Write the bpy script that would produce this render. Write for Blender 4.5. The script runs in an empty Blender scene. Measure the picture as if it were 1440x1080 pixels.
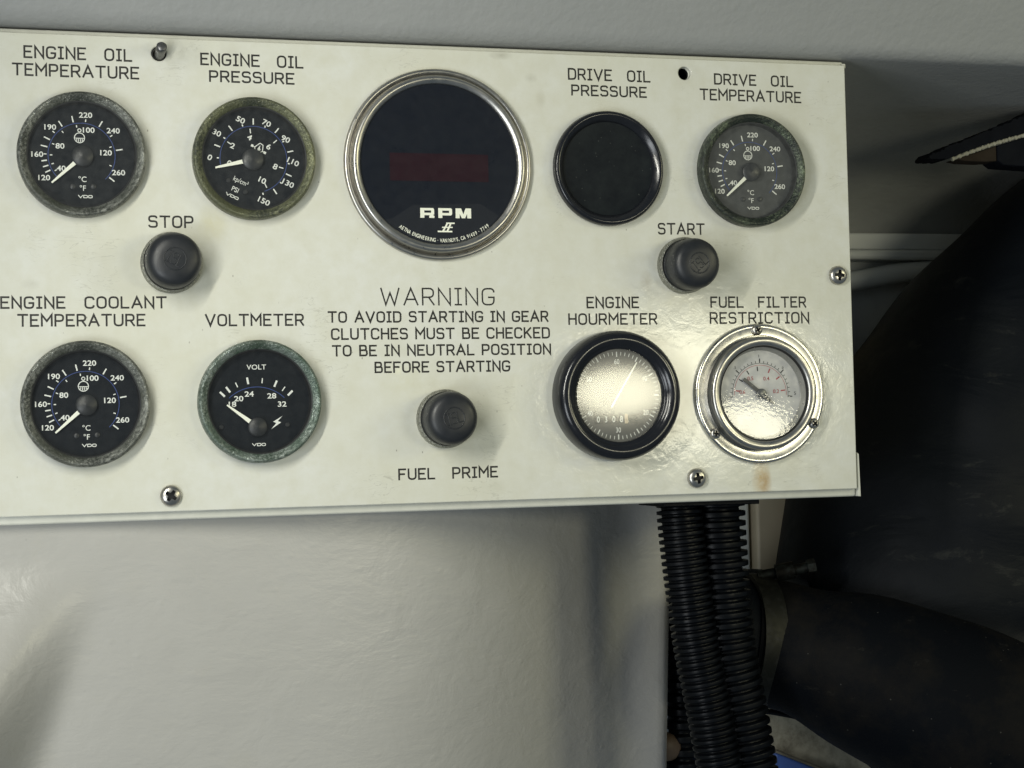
import bpy, math, random
from mathutils import Vector, Matrix
R_ = math.radians
S = 0.001                      # everything below is in millimetres, panel frame: x right, y up, z out of the panel
C = bpy.context.scene.collection
scene = bpy.context.scene
random.seed(7)

def V(x, y, z=0.0):
    return Vector((x*S, -z*S, y*S))

# ------------------------------------------------------------------ camera
cam = bpy.data.cameras.new('camera'); cam_ob = bpy.data.objects.new('camera', cam); C.objects.link(cam_ob)
cam.sensor_width = 36; cam.lens = 61.326; cam.clip_start = 0.02; cam.clip_end = 50
fw = V(0.27367172, 0.03279692, -0.96126383).normalized(); up = V(0.01380207, 0.99918165, 0.03802006).normalized()
rt = fw.cross(up).normalized(); up = rt.cross(fw)
M = Matrix((rt, up, -fw)).transposed().to_4x4(); M.translation = V(-245.317, -34.695, 854.591)
cam_ob.matrix_world = M
scene.camera = cam_ob

# ------------------------------------------------------------------ world, lamps, exposure
w = bpy.data.worlds.new('World'); scene.world = w; w.use_nodes = True
bg = w.node_tree.nodes['Background']; bg.inputs[0].default_value = (0.68, 0.85, 1.0, 1); bg.inputs[1].default_value = 0.155
scene.view_settings.view_transform = 'Standard'; scene.view_settings.look = 'None'
scene.view_settings.exposure = 0; scene.view_settings.gamma = 1; scene.view_settings.use_curve_mapping = False
def area(name, loc, target, sx, sy, watts, col, upv=(0, 1, 0)):
    l = bpy.data.lights.new(name, 'AREA'); l.shape = 'RECTANGLE'; l.size = sx*S; l.size_y = sy*S; l.energy = watts; l.color = col
    o = bpy.data.objects.new(name, l); C.objects.link(o)
    d = (V(*target)-V(*loc)).normalized(); u = V(*upv).normalized(); r = d.cross(u).normalized(); u = r.cross(d)
    m = Matrix((r, u, -d)).transposed().to_4x4(); m.translation = V(*loc); o.matrix_world = m
    return o
area('tube_light', (-345, 150, 330), (-345+88, 150-47, 330), 300, 22, 2.15, (1.0, 0.985, 0.88), (0, 0, 1))
wk = area('work_light', (438, 18, 854), (110, -10, 0), 265, 128, 1.25, (1.0, 0.95, 0.70)); wk.data.shape = 'ELLIPSE'
area('right_fill_light', (900, 235, 650), (120, 60, 0), 300, 260, 2.0, (1.0, 0.96, 0.62))  # added warm fill from the far right, brightens the recess
area('left_fill_light', (-600, -260, 620), (-120, -40, 0), 300, 300, 2.25, (0.92, 0.97, 1.0))  # unseen fill added to brighten the lower left of the panel

# ------------------------------------------------------------------ mesh helpers
class MB:
    def __init__(s): s.v = []; s.f = []
    def add(s, vs, fs):
        n = len(s.v); s.v += [tuple(p) for p in vs]; s.f += [tuple(n+i for i in f) for f in fs]
    def lathe(s, prof, n=96, cx=0, cy=0, cap0=False, cap1=True):
        vs = []; fs = []
        for r, z in prof:
            for k in range(n):
                a = 2*math.pi*k/n; vs.append((cx+r*math.cos(a), cy+r*math.sin(a), z))
        for i in range(len(prof)-1):
            for k in range(n):
                a = i*n+k; b = i*n+(k+1) % n
                fs.append((a, b, b+n, a+n))
        if cap1: fs.append(tuple((len(prof)-1)*n+k for k in range(n)))
        if cap0: fs.append(tuple(reversed(range(n))))
        s.add(vs, fs)
    def box(s, x0, x1, y0, y1, z0, z1):
        vs = [(x0,y0,z0),(x1,y0,z0),(x1,y1,z0),(x0,y1,z0),(x0,y0,z1),(x1,y0,z1),(x1,y1,z1),(x0,y1,z1)]
        s.add(vs, [(3,2,1,0),(4,5,6,7),(0,1,5,4),(1,2,6,5),(2,3,7,6),(3,0,4,7)])
    def prism(s, pts, z0, z1):
        n = len(pts)
        s.add([(x,y,z0) for x,y in pts]+[(x,y,z1) for x,y in pts],
              [tuple(reversed(range(n))), tuple(range(n,2*n))]+[(i,(i+1)%n,n+(i+1)%n,n+i) for i in range(n)])
    def stroke(s, pts, wd, z, h=0.08, closed=False):
        """a low rounded ridge along a polyline, mitred at the corners"""
        pts = [Vector((p[0], p[1])) for p in pts]; n = len(pts)
        prof = [(-1, 0), (-.6, .75), (0, 1), (.6, .75), (1, 0)]
        vs = []; fs = []
        def nrm(a, b):
            d = (b-a); d = d/(d.length+1e-9); return Vector((-d.y, d.x)), d
        if not closed:                                   # square-ish rounded caps
            _, d0 = nrm(pts[0], pts[1]); _, d1 = nrm(pts[-2], pts[-1])
            pts = [pts[0]-d0*wd*.42]+pts[1:-1]+[pts[-1]+d1*wd*.42]
        for i in range(n):
            if closed: a, b, c = pts[i-1], pts[i], pts[(i+1) % n]
            else: a, b, c = pts[max(i-1,0)], pts[i], pts[min(i+1,n-1)]
            if (b-a).length < 1e-9: m = nrm(b, c)[0]; k = 1
            elif (c-b).length < 1e-9: m = nrm(a, b)[0]; k = 1
            else:
                n1, n2 = nrm(a, b)[0], nrm(b, c)[0]; m = n1+n2
                if m.length < .2: m = n1
                m.normalize(); k = 1/max(.35, m.dot(n1))
            for u, t in prof:
                q = b+m*(u*wd/2*k); vs.append((q.x, q.y, z+t*h))
        L = len(prof); segs = n if closed else n-1
        for i in range(segs):
            for j in range(L-1):
                a = i*L+j; b = ((i+1) % n)*L+j
                fs.append((a+1, a, b, b+1))
        s.add(vs, fs)
    def disc(s, r, z, cx=0, cy=0, n=64):
        s.add([(cx+r*math.cos(2*math.pi*k/n), cy+r*math.sin(2*math.pi*k/n), z) for k in range(n)], [tuple(range(n))])
    def arc(s, r, a0, a1, wd, z, cx=0, cy=0, n=60):
        vs = []; fs = []
        for i in range(n+1):
            a = R_(a0+(a1-a0)*i/n)
            for q in (r-wd/2, r+wd/2): vs.append((cx+q*math.cos(a), cy+q*math.sin(a), z))
        for i in range(n): fs.append((2*i, 2*i+1, 2*i+3, 2*i+2))
        s.add(vs, fs if a1 > a0 else [tuple(reversed(f)) for f in fs])
        if a1 > a0: s.f[-n:] = [tuple(reversed(f)) for f in s.f[-n:]]
    def tick(s, ang, r0, r1, wd, z, cx=0, cy=0):
        a = R_(ang); c, d = math.cos(a), math.sin(a)
        s.add([(cx+r*c-o*d, cy+r*d+o*c, z) for r, o in ((r0,-wd/2),(r1,-wd/2),(r1,wd/2),(r0,wd/2))], [(0,1,2,3)])
    def poly(s, pts, z): s.add([(x,y,z) for x,y in pts], [tuple(range(len(pts)))])
    def text(s, t, x, y, cap, z, rot=0, sx=1.0, bold=0.0, width=None):
        vs, fs = glyphs(t, bold)
        xs = [p[0] for p in vs]; ys = [p[1] for p in vs]
        mx = (min(xs)+max(xs))/2; k = cap/0.729
        if width: sx = width/((max(xs)-min(xs))*k)
        c, d = math.cos(R_(rot)), math.sin(R_(rot)); out = []
        for px, py in vs:
            u, v_ = (px-mx)*k*sx, (py-0.3645)*k
            out.append((x+u*c-v_*d, y+u*d+v_*c, z))
        s.add(out, fs)
    def sweep(s, pts, rads, n=32, caps=True, wob=None):
        pts = [Vector(p) for p in pts]; m = len(pts); vs = []; fs = []
        t0 = (pts[1]-pts[0]).normalized(); ref = Vector((0,0,1)) if abs(t0.z) < .8 else Vector((1,0,0))
        nx = t0.cross(ref).normalized()
        for i in range(m):
            t = (pts[min(i+1,m-1)]-pts[max(i-1,0)]).normalized()
            nx = (nx-t*nx.dot(t)).normalized(); ny = t.cross(nx)
            for k in range(n):
                a = 2*math.pi*k/n; r = rads[i]*(wob(i, a) if wob else 1)
                vs.append(pts[i]+(nx*math.cos(a)+ny*math.sin(a))*r)
        for i in range(m-1):
            for k in range(n):
                a = i*n+k; b = i*n+(k+1) % n
                fs.append((a, b, b+n, a+n))
        if caps: fs.append(tuple(reversed(range(n)))); fs.append(tuple((m-1)*n+k for k in range(n)))
        s.add(vs, fs)
    def mesh(s, name, m, smooth=True, ang=35):
        me = bpy.data.meshes.new(name)
        me.from_pydata([V(*p) for p in s.v], [], s.f); me.materials.append(m); me.update()
        if smooth:
            for p in me.polygons: p.use_smooth = True
            me.set_sharp_from_angle(angle=R_(ang))
        return me
    def build(s, name, m, parent=None, smooth=True, ang=35, bevel=0):
        o = bpy.data.objects.new(name, s.mesh(name, m, smooth, ang)); C.objects.link(o)
        if parent: o.parent = parent
        if bevel:
            b = o.modifiers.new('bevel', 'BEVEL'); b.width = bevel*S; b.segments = 3; b.limit_method = 'ANGLE'; b.angle_limit = R_(40)
        return o

_gc = {}
def glyphs(t, bold):
    key = (t, bold)
    if key not in _gc:
        cu = bpy.data.curves.new('t', 'FONT'); cu.body = t; cu.offset = bold; cu.resolution_u = 4
        ob = bpy.data.objects.new('t', cu); me = bpy.data.meshes.new_from_object(ob)
        vs = [(v.co.x, v.co.y) for v in me.vertices]; fs = []
        for p in me.polygons:
            ids = list(p.vertices); fs.append(tuple(ids if p.normal.z >= 0 else reversed(ids)))
        bpy.data.objects.remove(ob); bpy.data.curves.remove(cu); bpy.data.meshes.remove(me)
        _gc[key] = (vs, fs)
    return _gc[key]

def spline(pts, n):
    """Catmull-Rom through control points, about n samples"""
    P = [Vector(p) for p in pts]; P = [2*P[0]-P[1]]+P+[2*P[-1]-P[-2]]; out = []
    segs = len(P)-3; per = max(2, n//segs)
    for i in range(segs):
        a, b, c, d = P[i:i+4]
        for k in range(per+(1 if i == segs-1 else 0)):
            t = k/per
            out.append(.5*((2*b)+(c-a)*t+(2*a-5*b+4*c-d)*t*t+(3*b-a-3*c+d)*t**3))
    return out

def cut(obj, cutter_mb):
    """boolean a shape out of obj, baked into its mesh"""
    cm = cutter_mb.build('cutter', obj.data.materials[0], smooth=False)
    md = obj.modifiers.new('b', 'BOOLEAN'); md.operation = 'DIFFERENCE'; md.solver = 'EXACT'; md.object = cm
    cm.matrix_world = obj.matrix_world
    bpy.context.view_layer.update()
    me = bpy.data.meshes.new_from_object(obj.evaluated_get(bpy.context.evaluated_depsgraph_get()))
    obj.modifiers.clear(); obj.data = me
    bpy.data.objects.remove(cm)
    for p in me.polygons: p.use_smooth = True
    me.set_sharp_from_angle(angle=R_(30))

def tag(o, label=None, cat=None, group=None, kind=None):
    if label: o['label'] = label
    if cat: o['category'] = cat
    if group: o['group'] = group
    if kind: o['kind'] = kind
    return o
def thing(name, loc, label, cat, group=None, rot=None):
    o = bpy.data.objects.new(name, None); C.objects.link(o); o.empty_display_size = .01
    o.location = V(*loc)
    if rot: o.rotation_euler = rot
    return tag(o, label, cat, group)
def copy_tree(o, parent=None):
    c = o.copy(); C.objects.link(c)
    if parent: c.parent = parent
    for ch in [x for x in scene.objects if x.parent == o]: copy_tree(ch, c)
    return c

# ------------------------------------------------------------------ material helpers
class NT:
    def __init__(s, name):
        s.m = bpy.data.materials.new(name); s.m.use_nodes = True; s.t = s.m.node_tree
        s.b = s.t.nodes['Principled BSDF']; s.out = s.t.nodes['Material Output']
    def n(s, typ, **k):
        x = s.t.nodes.new(typ)
        for a, b in k.items(): setattr(x, a, b)
        return x
    def l(s, a, b): s.t.links.new(a, b)
    def co(s, scale=(1,1,1), loc=(0,0,0)):
        c = s.n('ShaderNodeTexCoord'); mp = s.n('ShaderNodeMapping')
        mp.inputs['Scale'].default_value = scale; mp.inputs['Location'].default_value = loc
        s.l(c.outputs['Object'], mp.inputs['Vector']); return mp.outputs[0]
    def noise(s, scale, detail=4, rough=.55, vec=None, dist=0):
        x = s.n('ShaderNodeTexNoise'); x.inputs['Scale'].default_value = scale; x.inputs['Detail'].default_value = detail
        x.inputs['Roughness'].default_value = rough; x.inputs['Distortion'].default_value = dist
        s.l(vec or s.co(), x.inputs['Vector']); return x.outputs['Fac']
    def voro(s, scale, vec=None, feature='F1'):
        x = s.n('ShaderNodeTexVoronoi', feature=feature); x.inputs['Scale'].default_value = scale
        s.l(vec or s.co(), x.inputs['Vector']); return x.outputs['Distance']
    def ramp(s, fac, stops):
        x = s.n('ShaderNodeValToRGB'); e = x.color_ramp.elements
        while len(e) < len(stops): e.new(.5)
        for q, (p, c) in zip(e, stops):
            q.position = p; q.color = (c, c, c, 1) if isinstance(c, (int, float)) else (*c, 1)
        s.l(fac, x.inputs[0]); return x.outputs[0]
    def mix(s, fac, a, b):
        x = s.n('ShaderNodeMix', data_type='RGBA')
        for sock, v in ((x.inputs[0], fac), (x.inputs[6], a), (x.inputs[7], b)):
            if isinstance(v, (int, float)): sock.default_value = v
            elif isinstance(v, tuple): sock.default_value = (*v, 1)
            else: s.l(v, sock)
        return x.outputs[2]
    def math(s, op, a, b=0.0, c=None):
        x = s.n('ShaderNodeMath', operation=op)
        for sock, v in zip(x.inputs, (a, b, c)):
            if v is None: continue
            if isinstance(v, (int, float)): sock.default_value = v
            else: s.l(v, sock)
        return x.outputs[0]
    def blob(s, x, y, rx, ry, vec):
        """soft round mask in panel millimetres (x, y)"""
        mp = s.n('ShaderNodeMapping', vector_type='POINT')
        mp.inputs['Scale'].default_value = (1/(rx*S), 0, 1/(ry*S)); mp.inputs['Location'].default_value = (-x/rx, 0, -y/ry)
        s.l(vec, mp.inputs['Vector'])
        ln = s.n('ShaderNodeVectorMath', operation='LENGTH'); s.l(mp.outputs[0], ln.inputs[0])
        return s.ramp(ln.outputs['Value'], [(0, 1), (.5, .5), (1, 0)])
    def bump(s, h, strength, dist, prev=None):
        x = s.n('ShaderNodeBump'); x.inputs['Strength'].default_value = strength; x.inputs['Distance'].default_value = dist*S
        s.l(h, x.inputs['Height'])
        if prev: s.l(prev, x.inputs['Normal'])
        return x.outputs[0]
    def set(s, col=None, rough=None, metal=None, normal=None, **k):
        for nm, v in (('Base Color', col), ('Roughness', rough), ('Metallic', metal), ('Normal', normal), *k.items()):
            if v is None: continue
            i = s.b.inputs[nm]
            if isinstance(v, tuple): i.default_value = (*v, 1) if len(v) == 3 else v
            elif isinstance(v, (int, float)): i.default_value = v
            else: s.l(v, i)
        return s.m

def simple(name, col, rough=.5, metal=0, var=.15, scale=400, bump=0, bscale=900, bdist=.2, spec=.5):
    n = NT(name); f = n.noise(scale, 5)
    c = n.mix(f, tuple(x*(1-var) for x in col), tuple(min(1, x*(1+var)) for x in col))
    r = n.ramp(n.noise(scale*.6, 4), [(.3, max(.02, rough-.08)), (.7, min(1, rough+.08))])
    nm = n.bump(n.noise(bscale, 4), bump, bdist) if bump else None
    return n.set(c, r, metal, nm, **{'Specular IOR Level': spec})

# panel paint: old cream gloss, yellowed and scuffed, with brushed-roller texture
n = NT('cream_panel_paint'); co = n.co()
yel = n.ramp(n.noise(14, 5, .6), [(.35, 0), (.7, 1)])
col = n.mix(yel, (.72, .725, .675), (.665, .66, .555))
fine = n.ramp(n.noise(90, 7, .7), [(.35, 0), (.72, .7)])
col = n.mix(fine, col, (.62, .61, .50))
for (x, y, rx, ry, a, c) in [(-152, 75, 9, 11, .55, (.62,.58,.33)), (-57, -2, 16, 12, .35, (.62,.60,.38)), (-61, 2, 2.2, 2.6, .8, (.82,.81,.62)),
        (134, -57, 6, 13, 1.0, (.50,.35,.15)), (136.5, -60, 4, 9, 1.0, (.42,.27,.11)), (12, 5, 9, 11, .3, (.50,.50,.40)), (93, 38, 24, 17, .25, (.55,.50,.36)),
        (-166, 158, 16, 10, .55, (.40,.40,.34)), (-140, 158, 10, 7, .3, (.45,.44,.36)), (-4, 163, 7, 2.5, .75, (.36,.35,.28)), (12, 152, 4, 3, .5, (.42,.41,.33)), (17, 141, 3, 6, .45, (.45,.43,.34)), (72, 47, 4, 7, .6, (.42,.37,.27)), (-238, 45, 5, 3, .5, (.45,.44,.38)), (122, 72, 9, 4, .35, (.45,.44,.36)), (-12, -57, 8, 5, .3, (.5,.49,.38)), (-64, 12, 30, 4, .2, (.5,.5,.36)), (55, 137, 12, 8, .25, (.55,.53,.40)), (160, 140, 22, 16, .25, (.56,.54,.44))]:
    m_ = n.math('MULTIPLY', n.blob(x, y, rx, ry, co), n.math('MULTIPLY', n.ramp(n.noise(220, 5, .7), [(.25, .25), (.65, 1)]), a))
    col = n.mix(m_, col, c)
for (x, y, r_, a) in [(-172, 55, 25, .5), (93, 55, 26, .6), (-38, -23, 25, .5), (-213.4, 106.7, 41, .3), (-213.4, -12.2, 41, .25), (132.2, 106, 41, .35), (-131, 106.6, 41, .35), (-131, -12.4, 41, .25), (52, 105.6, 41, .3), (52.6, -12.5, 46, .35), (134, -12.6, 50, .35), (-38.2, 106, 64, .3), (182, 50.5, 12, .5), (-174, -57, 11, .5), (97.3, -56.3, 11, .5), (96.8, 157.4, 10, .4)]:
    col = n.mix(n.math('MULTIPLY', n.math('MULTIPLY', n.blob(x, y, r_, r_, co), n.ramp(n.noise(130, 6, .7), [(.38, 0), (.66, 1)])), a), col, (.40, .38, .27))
# short dark scuffs and specks
sp = n.ramp(n.voro(150, n.co((1, 1, .55))), [(.028, 1), (.055, 0)])
sp = n.math('MULTIPLY', sp, n.ramp(n.noise(35, 2), [(.46, 0), (.58, .8)]))
col = n.mix(sp, col, (.22, .21, .17))
sc = n.ramp(n.noise(42, 3, .5, n.co((1, 1, 4), (.3, 0, .1)), 2.2), [(.487, 0), (.5, 1), (.513, 0)])
sc = n.math('MULTIPLY', sc, n.ramp(n.noise(26, 3), [(.55, 0), (.64, .5)]))
col = n.mix(sc, col, (.38, .37, .31))
b1 = n.bump(n.noise(170, 3, .6, None, .6), .22, .30); b2 = n.bump(n.noise(420, 3), .12, .12, b1)
PANEL = n.set(col, n.ramp(n.noise(60, 4), [(.3, .09), (.7, .15)]), 0, b2)

ENCL = simple('enclosure_paint', (.62, .62, .55), .35, 0, .12, 120, .15, 500, .2)
INK = simple('engraved_black_paint', (.018, .017, .015), .6, 0, .4, 900)
INKTHIN = INK

def bezel_mat(name, dark, pale, amt, metal=.55, tint=None, ts=60):
    n = NT(name)
    a = n.noise(700, 6, .75); bsp = n.voro(1000); c = n.noise(48, 5, .65)
    f = n.math('ADD', n.math('MULTIPLY', a, .55), n.math('MULTIPLY', c, .45))
    k = n.ramp(f, [(amt-.09, 0), (amt+.08, 1)])
    col = n.mix(k, dark, pale)
    if tint: col = n.mix(n.ramp(n.noise(ts, 3), [(.42, 0), (.62, .85)]), col, tint)
    nb = n.bump(n.noise(900, 5, .7), .7, .6); nb = n.bump(bsp, .45, .5, nb)
    return n.set(col, n.ramp(a, [(.3, .5), (.7, .2)]), n.math('MULTIPLY', k, metal+.2), nb)
BZ_GREY = bezel_mat('corroded_grey_bezel', (.030, .034, .028), (.38, .39, .35), .53, .5, (.05, .055, .042), 30)
BZ_OLIVE = bezel_mat('corroded_olive_bezel', (.026, .031, .020), (.27, .28, .17), .53, .4, (.085, .09, .045), 30)
BZ_DARK = bezel_mat('corroded_dark_green_bezel', (.012, .018, .013), (.26, .31, .21), .57, .5, (.012, .016, .014), 35)
BZ_GREEN = bezel_mat('verdigris_bezel', (.035, .055, .038), (.42, .47, .43), .52, .6, (.05, .085, .06), 40)
DIAL = simple('black_dial_face', (.0035, .0055, .0085), .6, 0, .3, 500, spec=.15)
DIALGREY = simple('faded_grey_dial_face', (.060, .062, .061), .6, 0, .08, 300, spec=.2)
WHITE = simple('white_dial_print', (.78, .79, .74), .6, 0, .1, 800)
FADED = simple('faded_dial_print', (.78, .78, .72), .6, 0, .1, 400)
BLUE = simple('blue_dial_line', (.03, .06, .22), .6, 0, .2, 600)
RED = simple('red_dial_print', (.42, .07, .07), .6, 0, .2, 600)
POINTER = simple('cream_pointer_paint', (.93, .93, .80), .5, 0, .03, 600)
HUB = simple('black_hub_plastic', (.018, .019, .02), .42, 0, .15, 600)
BLACKPL = simple('black_gloss_plastic', (.010, .011, .014), .20, 0, .3, 300, .05, 900, .1)
RUBBER = simple('worn_black_rubber', (.016, .018, .021), .42, 0, .25, 250, .12, 700, .15)
GASKET_SHADE = simple('black_gasket_and_shade', (.008, .008, .008), .6)  # black for gaskets, also painted shade in screw slots and holes
def metal(name, col, rough, dirt=(.10, .08, .05), amt=.66, bump=.08):
    n = NT(name); d = n.ramp(n.noise(170, 6, .7), [(amt, 0), (amt+.14, .9)])
    c = n.mix(d, col, dirt)
    return n.set(c, n.ramp(n.noise(300, 4), [(.3, rough), (.75, rough+.14)]), n.ramp(d, [(0, 1), (1, .35)]), n.bump(n.noise(700, 4), bump, .15))
STEEL = metal('dull_stainless', (.55, .53, .48), .25)
STEELRING = metal('tarnished_chrome_ring', (.47, .455, .42), .26, (.16, .12, .08), .66, .015)
STEELWARM = metal('polished_stainless_flange', (.58, .57, .53), .2, (.30, .25, .14), .66, .015)
SCREWM = metal('screw_steel', (.48, .46, .42), .27, (.08, .07, .06), .58, .15)
WORNRING = bezel_mat('worn_button_ring', (.10, .10, .08), (.34, .34, .28), .5, .35)

def glass(name, dust=.03, rough=.03, bump=0, bs=300, bd=.2, tint=(.985, .99, .985), ior=1.5):
    n = NT(name); t = n.t; t.nodes.remove(n.b)
    tr = n.n('ShaderNodeBsdfTransparent'); tr.inputs[0].default_value = (*tint, 1)
    gl = n.n('ShaderNodeBsdfGlossy'); gl.inputs['Roughness'].default_value = rough
    df = n.n('ShaderNodeBsdfDiffuse'); df.inputs[0].default_value = (.55, .56, .54, 1)
    # Schlick reflectance, the same from both faces of the thin pane
    fr = n.n('ShaderNodeLayerWeight'); fr.inputs[0].default_value = .5; f0 = ((ior-1)/(ior+1))**2
    fac = n.math('MULTIPLY_ADD', n.math('POWER', fr.outputs['Facing'], 5.0), 1-f0, f0)
    if bump:
        nb = n.bump(n.noise(bs, 3, .5), bump, bd); n.l(nb, gl.inputs['Normal']); n.l(nb, fr.inputs['Normal'])
    m1 = n.n('ShaderNodeMixShader'); m2 = n.n('ShaderNodeMixShader')
    dn = n.ramp(n.noise(220, 5, .65), [(.3, dust*.5), (.75, dust*1.7)]); n.l(dn, m1.inputs[0])
    n.l(tr.outputs[0], m1.inputs[1]); n.l(df.outputs[0], m1.inputs[2])
    n.l(fac, m2.inputs[0]); n.l(m1.outputs[0], m2.inputs[1]); n.l(gl.outputs[0], m2.inputs[2])
    n.l(m2.outputs[0], n.out.inputs[0]); return n.m
GLASS = glass('gauge_glass', .03); GLASSDUSTY = glass('dusty_gauge_glass', .05, .08); GLASSCLEAR = glass('clean_gauge_glass', .014)
GLASSWAVY = glass('rippled_plastic_lens', .03, .04, .7, 560, .07, ior=1.62); GLASSHOUR = glass('domed_lens', .04, .12, ior=1.85)

# ------------------------------------------------------------------ engraved single-stroke lettering
def fil(pts, r, closed=False):
    """round every interior corner of a polyline"""
    P = [Vector(p) for p in pts]; n = len(P); out = []
    for i in range(n):
        if not closed and i in (0, n-1): out.append(tuple(P[i])); continue
        a, b, c = P[i-1], P[i], P[(i+1) % n]
        u, v = a-b, c-b; lim = .5 if (closed or (0 < i-1 and i+1 < n-1)) else .98
        k = min(r, u.length*(.5 if (closed or i-1 > 0) else 1), v.length*(.5 if (closed or i+1 < n-1) else 1))
        p, q = b+u.normalized()*k, b+v.normalized()*k
        for s_ in range(6):
            t = s_/5; out.append(tuple((1-t)**2*p+2*t*(1-t)*b+t*t*q))
    return out
GL = {
 'A': (.80, [[(0,0),(.4,1),(.8,0)], [(.14,.33),(.66,.33)]]),
 'B': (.66, [fil([(0,1),(.58,1),(.58,.53),(0,.53)], .2), [(0,1),(0,0)], fil([(0,.53),(.66,.53),(.66,0),(0,0)], .2)]),
 'C': (.68, [fil([(.68,.74),(.68,1),(0,1),(0,0),(.68,0),(.68,.26)], .3)]),
 'D': (.68, [fil([(0,1),(.68,1),(.68,0),(0,0)], .32), [(0,0),(0,1)]]),
 'E': (.60, [[(.60,1),(0,1),(0,0),(.60,0)], [(0,.52),(.48,.52)]]),
 'F': (.60, [[(.60,1),(0,1),(0,0)], [(0,.52),(.48,.52)]]),
 'G': (.70, [fil([(.70,.76),(.70,1),(0,1),(0,0),(.70,0),(.70,.46)], .3)+[(.38,.46)]]),
 'H': (.66, [[(0,0),(0,1)], [(.66,0),(.66,1)], [(0,.52),(.66,.52)]]),
 'I': (.36, [[(.18,0),(.18,1)], [(0,1),(.36,1)], [(0,0),(.36,0)]]),
 'K': (.66, [[(0,0),(0,1)], [(.62,1),(0,.36)], [(.22,.58),(.66,0)]]),
 'L': (.58, [[(0,1),(0,0),(.58,0)]]),
 'M': (.82, [[(0,0),(0,1),(.41,.42),(.82,1),(.82,0)]]),
 'N': (.68, [[(0,0),(0,1),(.68,0),(.68,1)]]),
 'O': (.70, [fil([(.35,0),(.70,0),(.70,1),(0,1),(0,0),(.35,0)], .33)]),
 'P': (.64, [fil([(0,1),(.64,1),(.64,.44),(0,.44)], .26), [(0,0),(0,1)]]),
 'R': (.66, [fil([(0,1),(.64,1),(.64,.46),(0,.46)], .26), [(0,0),(0,1)], [(.36,.46),(.66,0)]]),
 'S': (.64, [fil([(.62,.80),(.62,1),(0,1),(0,.53),(.64,.53),(.64,0),(0,0),(0,.20)], .24)]),
 'T': (.74, [[(0,1),(.74,1)], [(.37,0),(.37,1)]]),
 'U': (.68, [fil([(0,1),(0,0),(.68,0),(.68,1)], .32)]),
 'V': (.78, [[(0,1),(.39,0),(.78,1)]]),
 'W': (1.05, [[(0,1),(.27,0),(.525,.72),(.78,0),(1.05,1)]]),
}
def engrave(line, x0, x1, y0, cap, sp, wd, z=.02):
    mb = MB(); gap = .30; x = 0; placed = []
    for ch in line:
        if ch == ' ': x += sp-gap; continue
        placed.append((ch, x)); x += GL[ch][0]+gap
    total = x-gap; k = (x1-x0-wd)/total
    j = random.Random(line+str(x0))
    for ch, px in placed:
        for st in GL[ch][1]:
            dy = j.uniform(-.04, .04)
            mb.stroke([(x0+wd/2+(px+p[0])*k, y0+dy+wd/2+p[1]*(cap-wd)) for p in st], wd, z, .07)
    return mb

# ------------------------------------------------------------------ setting
n = NT('grey_header_paint')
b1 = n.bump(n.noise(260, 3, .5), .5, .9); b1 = n.bump(n.noise(60, 4, .6), .3, 1.2, b1)
c = n.mix(n.noise(22, 5, .6), (.285, .295, .295), (.34, .345, .34))
HEADER = n.set(c, .42, 0, b1)
n = NT('grey_wall_paint')
c = n.mix(n.noise(18, 5, .6), (.60, .62, .63), (.68, .70, .69)); c = n.mix(n.ramp(n.noise(40, 6, .7), [(.55, 0), (.75, .5)]), c, (.45, .46, .45))
WALL = n.set(c, .5, 0, n.bump(n.noise(60, 4), .2, 1))
n = NT('white_bulkhead_paint')
b1 = n.bump(n.noise(34, 5, .6, n.co((1, 1, 1.5)), .4), .42, 2.2); b1 = n.bump(n.noise(120, 5, .6, n.co((.6, 1, 2.6))), .32, .5, b1)
b1 = n.bump(n.ramp(n.voro(75, n.co((1, 1, 1.6))), [(.05, 1), (.20, 0)]), .18, .5, b1)
c = n.mix(n.noise(16, 5, .6), (.425, .415, .385), (.475, .465, .435)); c = n.mix(n.ramp(n.noise(30, 6, .7), [(.56, 0), (.78, .5)]), c, (.45, .435, .38))
dk = n.math('MULTIPLY', n.ramp(n.voro(90), [(.03, 1), (.07, 0)]), n.ramp(n.noise(30, 2), [(.52, 0), (.62, .6)])); c = n.mix(dk, c, (.28, .27, .25))
BULK = n.set(c, n.ramp(n.noise(50, 4), [(.3, .3), (.7, .42)]), 0, b1)

# header beam above the panel: leaning face, round lower edge, then an underside running back
mb = MB(); prof = []
for i in range(5): prof.append((168.6+14*(1-math.cos(R_(60)))*0+14*.5+(4-i)*30, 14*.866-3+(4-i)*18))
for i in range(1, 9):
    a = R_(30-i*120/8)                       # from the leaning face round to the underside
    prof.append((182.4+14*math.sin(a)*1.0 if False else 182.6-14*math.cos(R_(60)*(1-i/8))+0.0, -3+14*math.sin(R_(60)*(1-i/8))))
prof.append((168.6, -24))
for i in range(1, 13): prof.append((104.6+64.0*math.cos(R_(7.5*i)), -24-226.5*math.sin(R_(7.5*i))))
xs = [-420+i*40 for i in range(28)]
vs = [(x, y, z) for y, z in prof for x in xs]; L = len(xs)
mb.add(vs, [(i*L+j, (i+1)*L+j, (i+1)*L+j+1, i*L+j+1) for i in range(len(prof)-1) for j in range(L-1)])
h = mb.build('ceiling', HEADER, ang=60); tag(h, kind='structure')
mb = MB(); mb.box(-420, 700, -420, 176, -270, -252); tag(mb.build('wall', WALL), kind='structure')
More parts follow.
